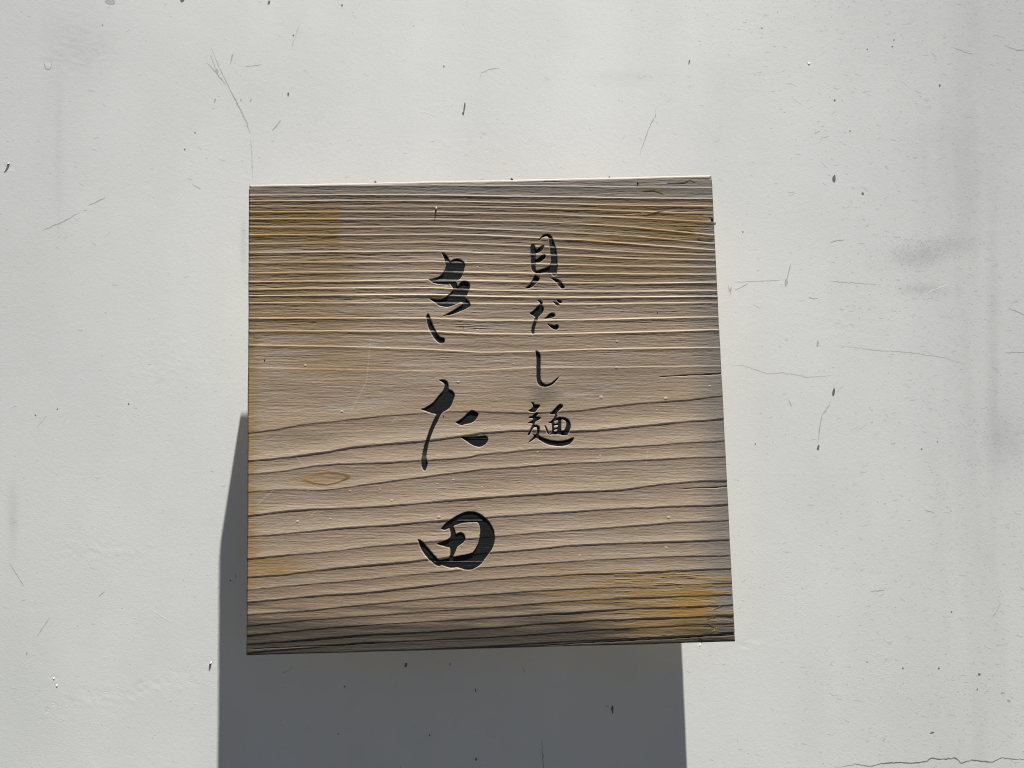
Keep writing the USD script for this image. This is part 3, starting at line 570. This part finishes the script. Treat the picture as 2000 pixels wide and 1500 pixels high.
for q, (p, w_) in enumerate([([(823, 216), (838, 222), (853, 227)], 1.8), ([(296, 1190), (315, 1203), (335, 1215)], 2.2), ([(1809, 575), (1822, 567), (1857, 553)], 1.6)]):
    v, f = ribbon(p, w_, 300 + q, raise_=.00001, wig=.6); n_ = len(v) // 2
    v[:n_ if p[1][1] > p[0][1] or p[1][0] > p[0][0] else 0, 1] -= .00003
    put('white_scratch', (v, f), 'white_grit', WP)
CHIPS = [(215, 3, 24, 12, 0, 'grey_scuff'), (356, 1, 8, 7, 0, 'dark_chip'), (525, 5, 5, 9, .3, 'dark_chip'), (668, 10, 3.5, 5, 0, 'dark_chip'), (573, 69, 4, 4, 0, 'dark_chip'), (907, 210, 3.6, 27, .13, 'dark_chip'), (905, 222, 4.5, 6, 0, 'dark_chip'), (563, 184, 4, 9, .1, 'dark_chip'), (867, 130, 2.6, 5, 0, 'dark_chip'),
         (1346, 122, 3, 10, .2, 'dark_chip'), (1629, 349, 7, 15, .15, 'dark_chip'), (1685, 378, 5, 5, 0, 'dark_chip'), (1628, 766, 5, 20, .1, 'dark_chip'), (1598, 874, 5, 13, .1, 'dark_chip'), (1536, 551, 6, 18, .1, 'grey_scuff'), (1597, 671, 4, 12, .1, 'grey_scuff'), (471, 195, 4, 6, .4, 'grey_scuff'), (420, 196, 3, 9, .4, 'grey_scuff'),
         (490, 195, 3, 8, .5, 'grey_scuff'), (424, 138, 4, 10, -.5, 'grey_scuff'), (381, 259, 3, 3, 0, 'dark_chip'), (361, 292, 3, 4, 0, 'dark_chip'), (200, 49, 3, 3, 0, 'grey_scuff'), (16, 322, 5, 10, .4, 'dark_chip'), (410, 1302, 5, 17, .15, 'dark_chip'), (793, 1299, 6, 9, .2, 'dark_chip'), (930, 1483, 4, 8, 0, 'dark_chip'), (839, 1436, 3, 4, 0, 'dark_chip'),
         (673, 1341, 3, 4, 0, 'dark_chip'), (1196, 1385, 5, 17, -.1, 'brown_mark'), (1185, 1379, 2, 4, 0, 'dark_chip'), (879, 1298, 2, 8, 0, 'brown_mark'), (929, 1349, 2.4, 8, -.15, 'dark_chip'), (661, 1434, 2, 4, 0, 'dark_chip'), (251, 789, 3.5, 4, 0, 'dark_chip'), (52, 1276, 3, 9, .1, 'grey_scuff'), (112, 799, 3, 3, 0, 'dark_chip'), (69, 811, 3, 3, 0, 'dark_chip'),
         (1488, 55, 3, 3, 0, 'dark_chip'), (1630, 196, 4, 4, .5, 'dark_chip'), (1835, 167, 4, 5, 0, 'dark_chip'), (1746, 78, 3, 3, 0, 'dark_chip'), (1743, 91, 3, 3, 0, 'dark_chip'), (1694, 96, 3, 3, 0, 'dark_chip'), (1660, 256, 3, 3, 0, 'dark_chip'), (1451, 453, 3, 3, 0, 'dark_chip'), (1396, 437, 4, 6, .2, 'dark_chip'), (1858, 1195, 3, 3, 0, 'dark_chip'),
         (1763, 1305, 3.5, 4, -.5, 'dark_chip'), (1833, 1305, 4, 4, 0, 'dark_chip'), (1912, 1317, 5, 6, .3, 'dark_chip'), (1908, 1346, 3, 4, 0, 'dark_chip'), (1693, 1292, 6, 3, 0, 'grey_scuff'), (1800, 877, 4, 3, 0, 'dark_chip'), (1831, 863, 3, 3, 0, 'dark_chip'), (1475, 867, 3, 3, 0, 'dark_chip'), (1958, 1353, 9, 4, .2, 'grey_scuff'), (1970, 1368, 8, 4, .5, 'grey_scuff'),
         (450, 1134, 3, 3, 0, 'dark_chip'), (460, 1125, 3, 12, -.2, 'grey_scuff')]
for q, (x, y, w_, h_, an, mt) in enumerate(CHIPS): put('chip', fan(oval(x, y, w_, h_, 400 + q, an), q), mt, WP)
# paint flake lifted above the chip left of the shadow, and lips over the deeper chips
def wall_flake(px, py_, w_, h_, out):
    x, z = wpt(px, py_); s = .000345; y = float(wall_y(x, z)); x, z = float(x), float(z)
    v = np.array([[x - w_ * s / 2, y, z], [x + w_ * s / 2, y, z + h_ * s * .3], [x + w_ * s * .3, y - out, z - h_ * s * .5], [x - w_ * s * .35, y - out * .8, z - h_ * s * .7], [x, y, z - h_ * s * .8], [x, y + .0002, z + h_ * s * .2]])
    return v, np.array([[0, 2, 1], [0, 3, 2], [3, 4, 2], [1, 2, 4], [0, 1, 5], [0, 4, 3], [0, 5, 4], [1, 4, 5]])
for q, g_ in enumerate([(412, 1293, 5, 4, .0004), (17, 318, 5, 4, .0003), (105, 1324, 4, 3, .0003), (1367, 1258, 4, 4, .0002), (1580, 122, 6, 5, .0003), (111, 1337, 4, 5, .0003)]): put('paint_flake', wall_flake(*g_), 'white_grit', WP)
# uncountable hairlines, specks and grit
def clear(px, py_): return ~((px > 478) & (px < 1442) & (py_ > 335) & (py_ < 1285))
hair = []
rg = np.random.default_rng(77)
cnt = 0
while cnt < 1900:
    x = rg.uniform(-20, 2020); y = rg.uniform(-20, 1520)
    dens = .10 + .95 * sstep(1350, 1990, x) ** 1.3 + .25 * sstep(500, 0, y) * sstep(1100, 1500, x)
    if rg.random() > dens or not clear(x, y): continue
    cnt += 1
    L = rg.gamma(2.0, 3.0) + 2; an = rg.normal(.15, .5) if rg.random() < .75 else rg.uniform(0, np.pi)
    c_ = rg.normal(0, .5); t = np.linspace(-.5, .5, 5); aa = an + c_ * t
    hx = x + np.cumsum(np.cos(aa)) * L / 5; hy = y + np.cumsum(np.sin(aa)) * L / 5
    hair.append(ribbon(np.stack([hx, hy], -1), rg.uniform(.45, .95), cnt, raise_=.00003, n_=5, wig=.5))
p = put('hairline_cracks', join(hair), 'pale_grey_scuff', WP); p.SetCustomDataByKey('kind', 'stuff')
spk = []
cl = [(1790, 490, 40, 18, 300), (1865, 480, 40, 16, 160), (1800, 566, 38, 10, 120), (1945, 860, 45, 60, 260), (1960, 1000, 45, 90, 160), (1870, 1390, 60, 45, 110), (1480, 20, 200, 30, 120), (1720, 30, 160, 40, 220), (1950, 480, 40, 180, 260)]
pts = [np.stack([rg.normal(x, sx, n_), rg.normal(y, sy, n_)], -1) for x, y, sx, sy, n_ in cl]
u_ = np.stack([rg.uniform(-20, 2020, 9000), rg.uniform(-20, 1520, 9000)], -1)
u_ = u_[rg.random(len(u_)) < .10 + .9 * sstep(1350, 2000, u_[:, 0]) ** 1.2]
pts = np.concatenate(pts + [u_]); pts = pts[clear(pts[:, 0], pts[:, 1])]
for q, (x, y) in enumerate(pts): spk.append(fan(oval(x, y, rg.gamma(2.5, .4) + .4, rg.gamma(2.5, .32) + .4, 900 + q, rg.uniform(0, 3), 6), q, .00003))
p = put('dirt_specks', join(spk), 'grey_scuff', WP); p.SetCustomDataByKey('kind', 'stuff')
grit = []
u_ = np.stack([rg.uniform(-20, 2020, 1500), rg.uniform(-20, 1520, 1500)], -1)
u_ = u_[rg.random(len(u_)) < .3 + .5 * sstep(700, 0, u_[:, 0])]
u_ = np.concatenate([u_, np.stack([rg.uniform(60, 440, 160), np.zeros(160)], -1)]); u_[-160:, 1] = 1410 - .22 * (u_[-160:, 0] - 0) * 1.0 + rg.normal(0, 16, 160)
u_ = u_[clear(u_[:, 0], u_[:, 1])]
for (x, y) in u_:
    xs, zs = wpt(x, y); s = rg.uniform(.00025, .0007); y0 = float(wall_y(xs, zs)); t = np.linspace(0, 2 * np.pi, 7)[:-1] + rg.uniform(0, 1); r_ = rg.uniform(.7, 1.2, 6)
    v = np.concatenate([np.stack([xs + np.cos(t) * s * r_ * 1.3, np.full(6, y0 + .00002), zs + np.sin(t) * s * r_ * .8], -1), [[xs + rg.normal(0, s * .2), y0 - s * rg.uniform(.06, .16), zs]]])
    i = np.arange(6); grit.append((v, np.stack([i, (i + 1) % 6, np.full(6, 6)], -1)))
p = put('paint_grit', join(grit), 'white_grit', WP, smooth=True); p.SetCustomDataByKey('kind', 'stuff')
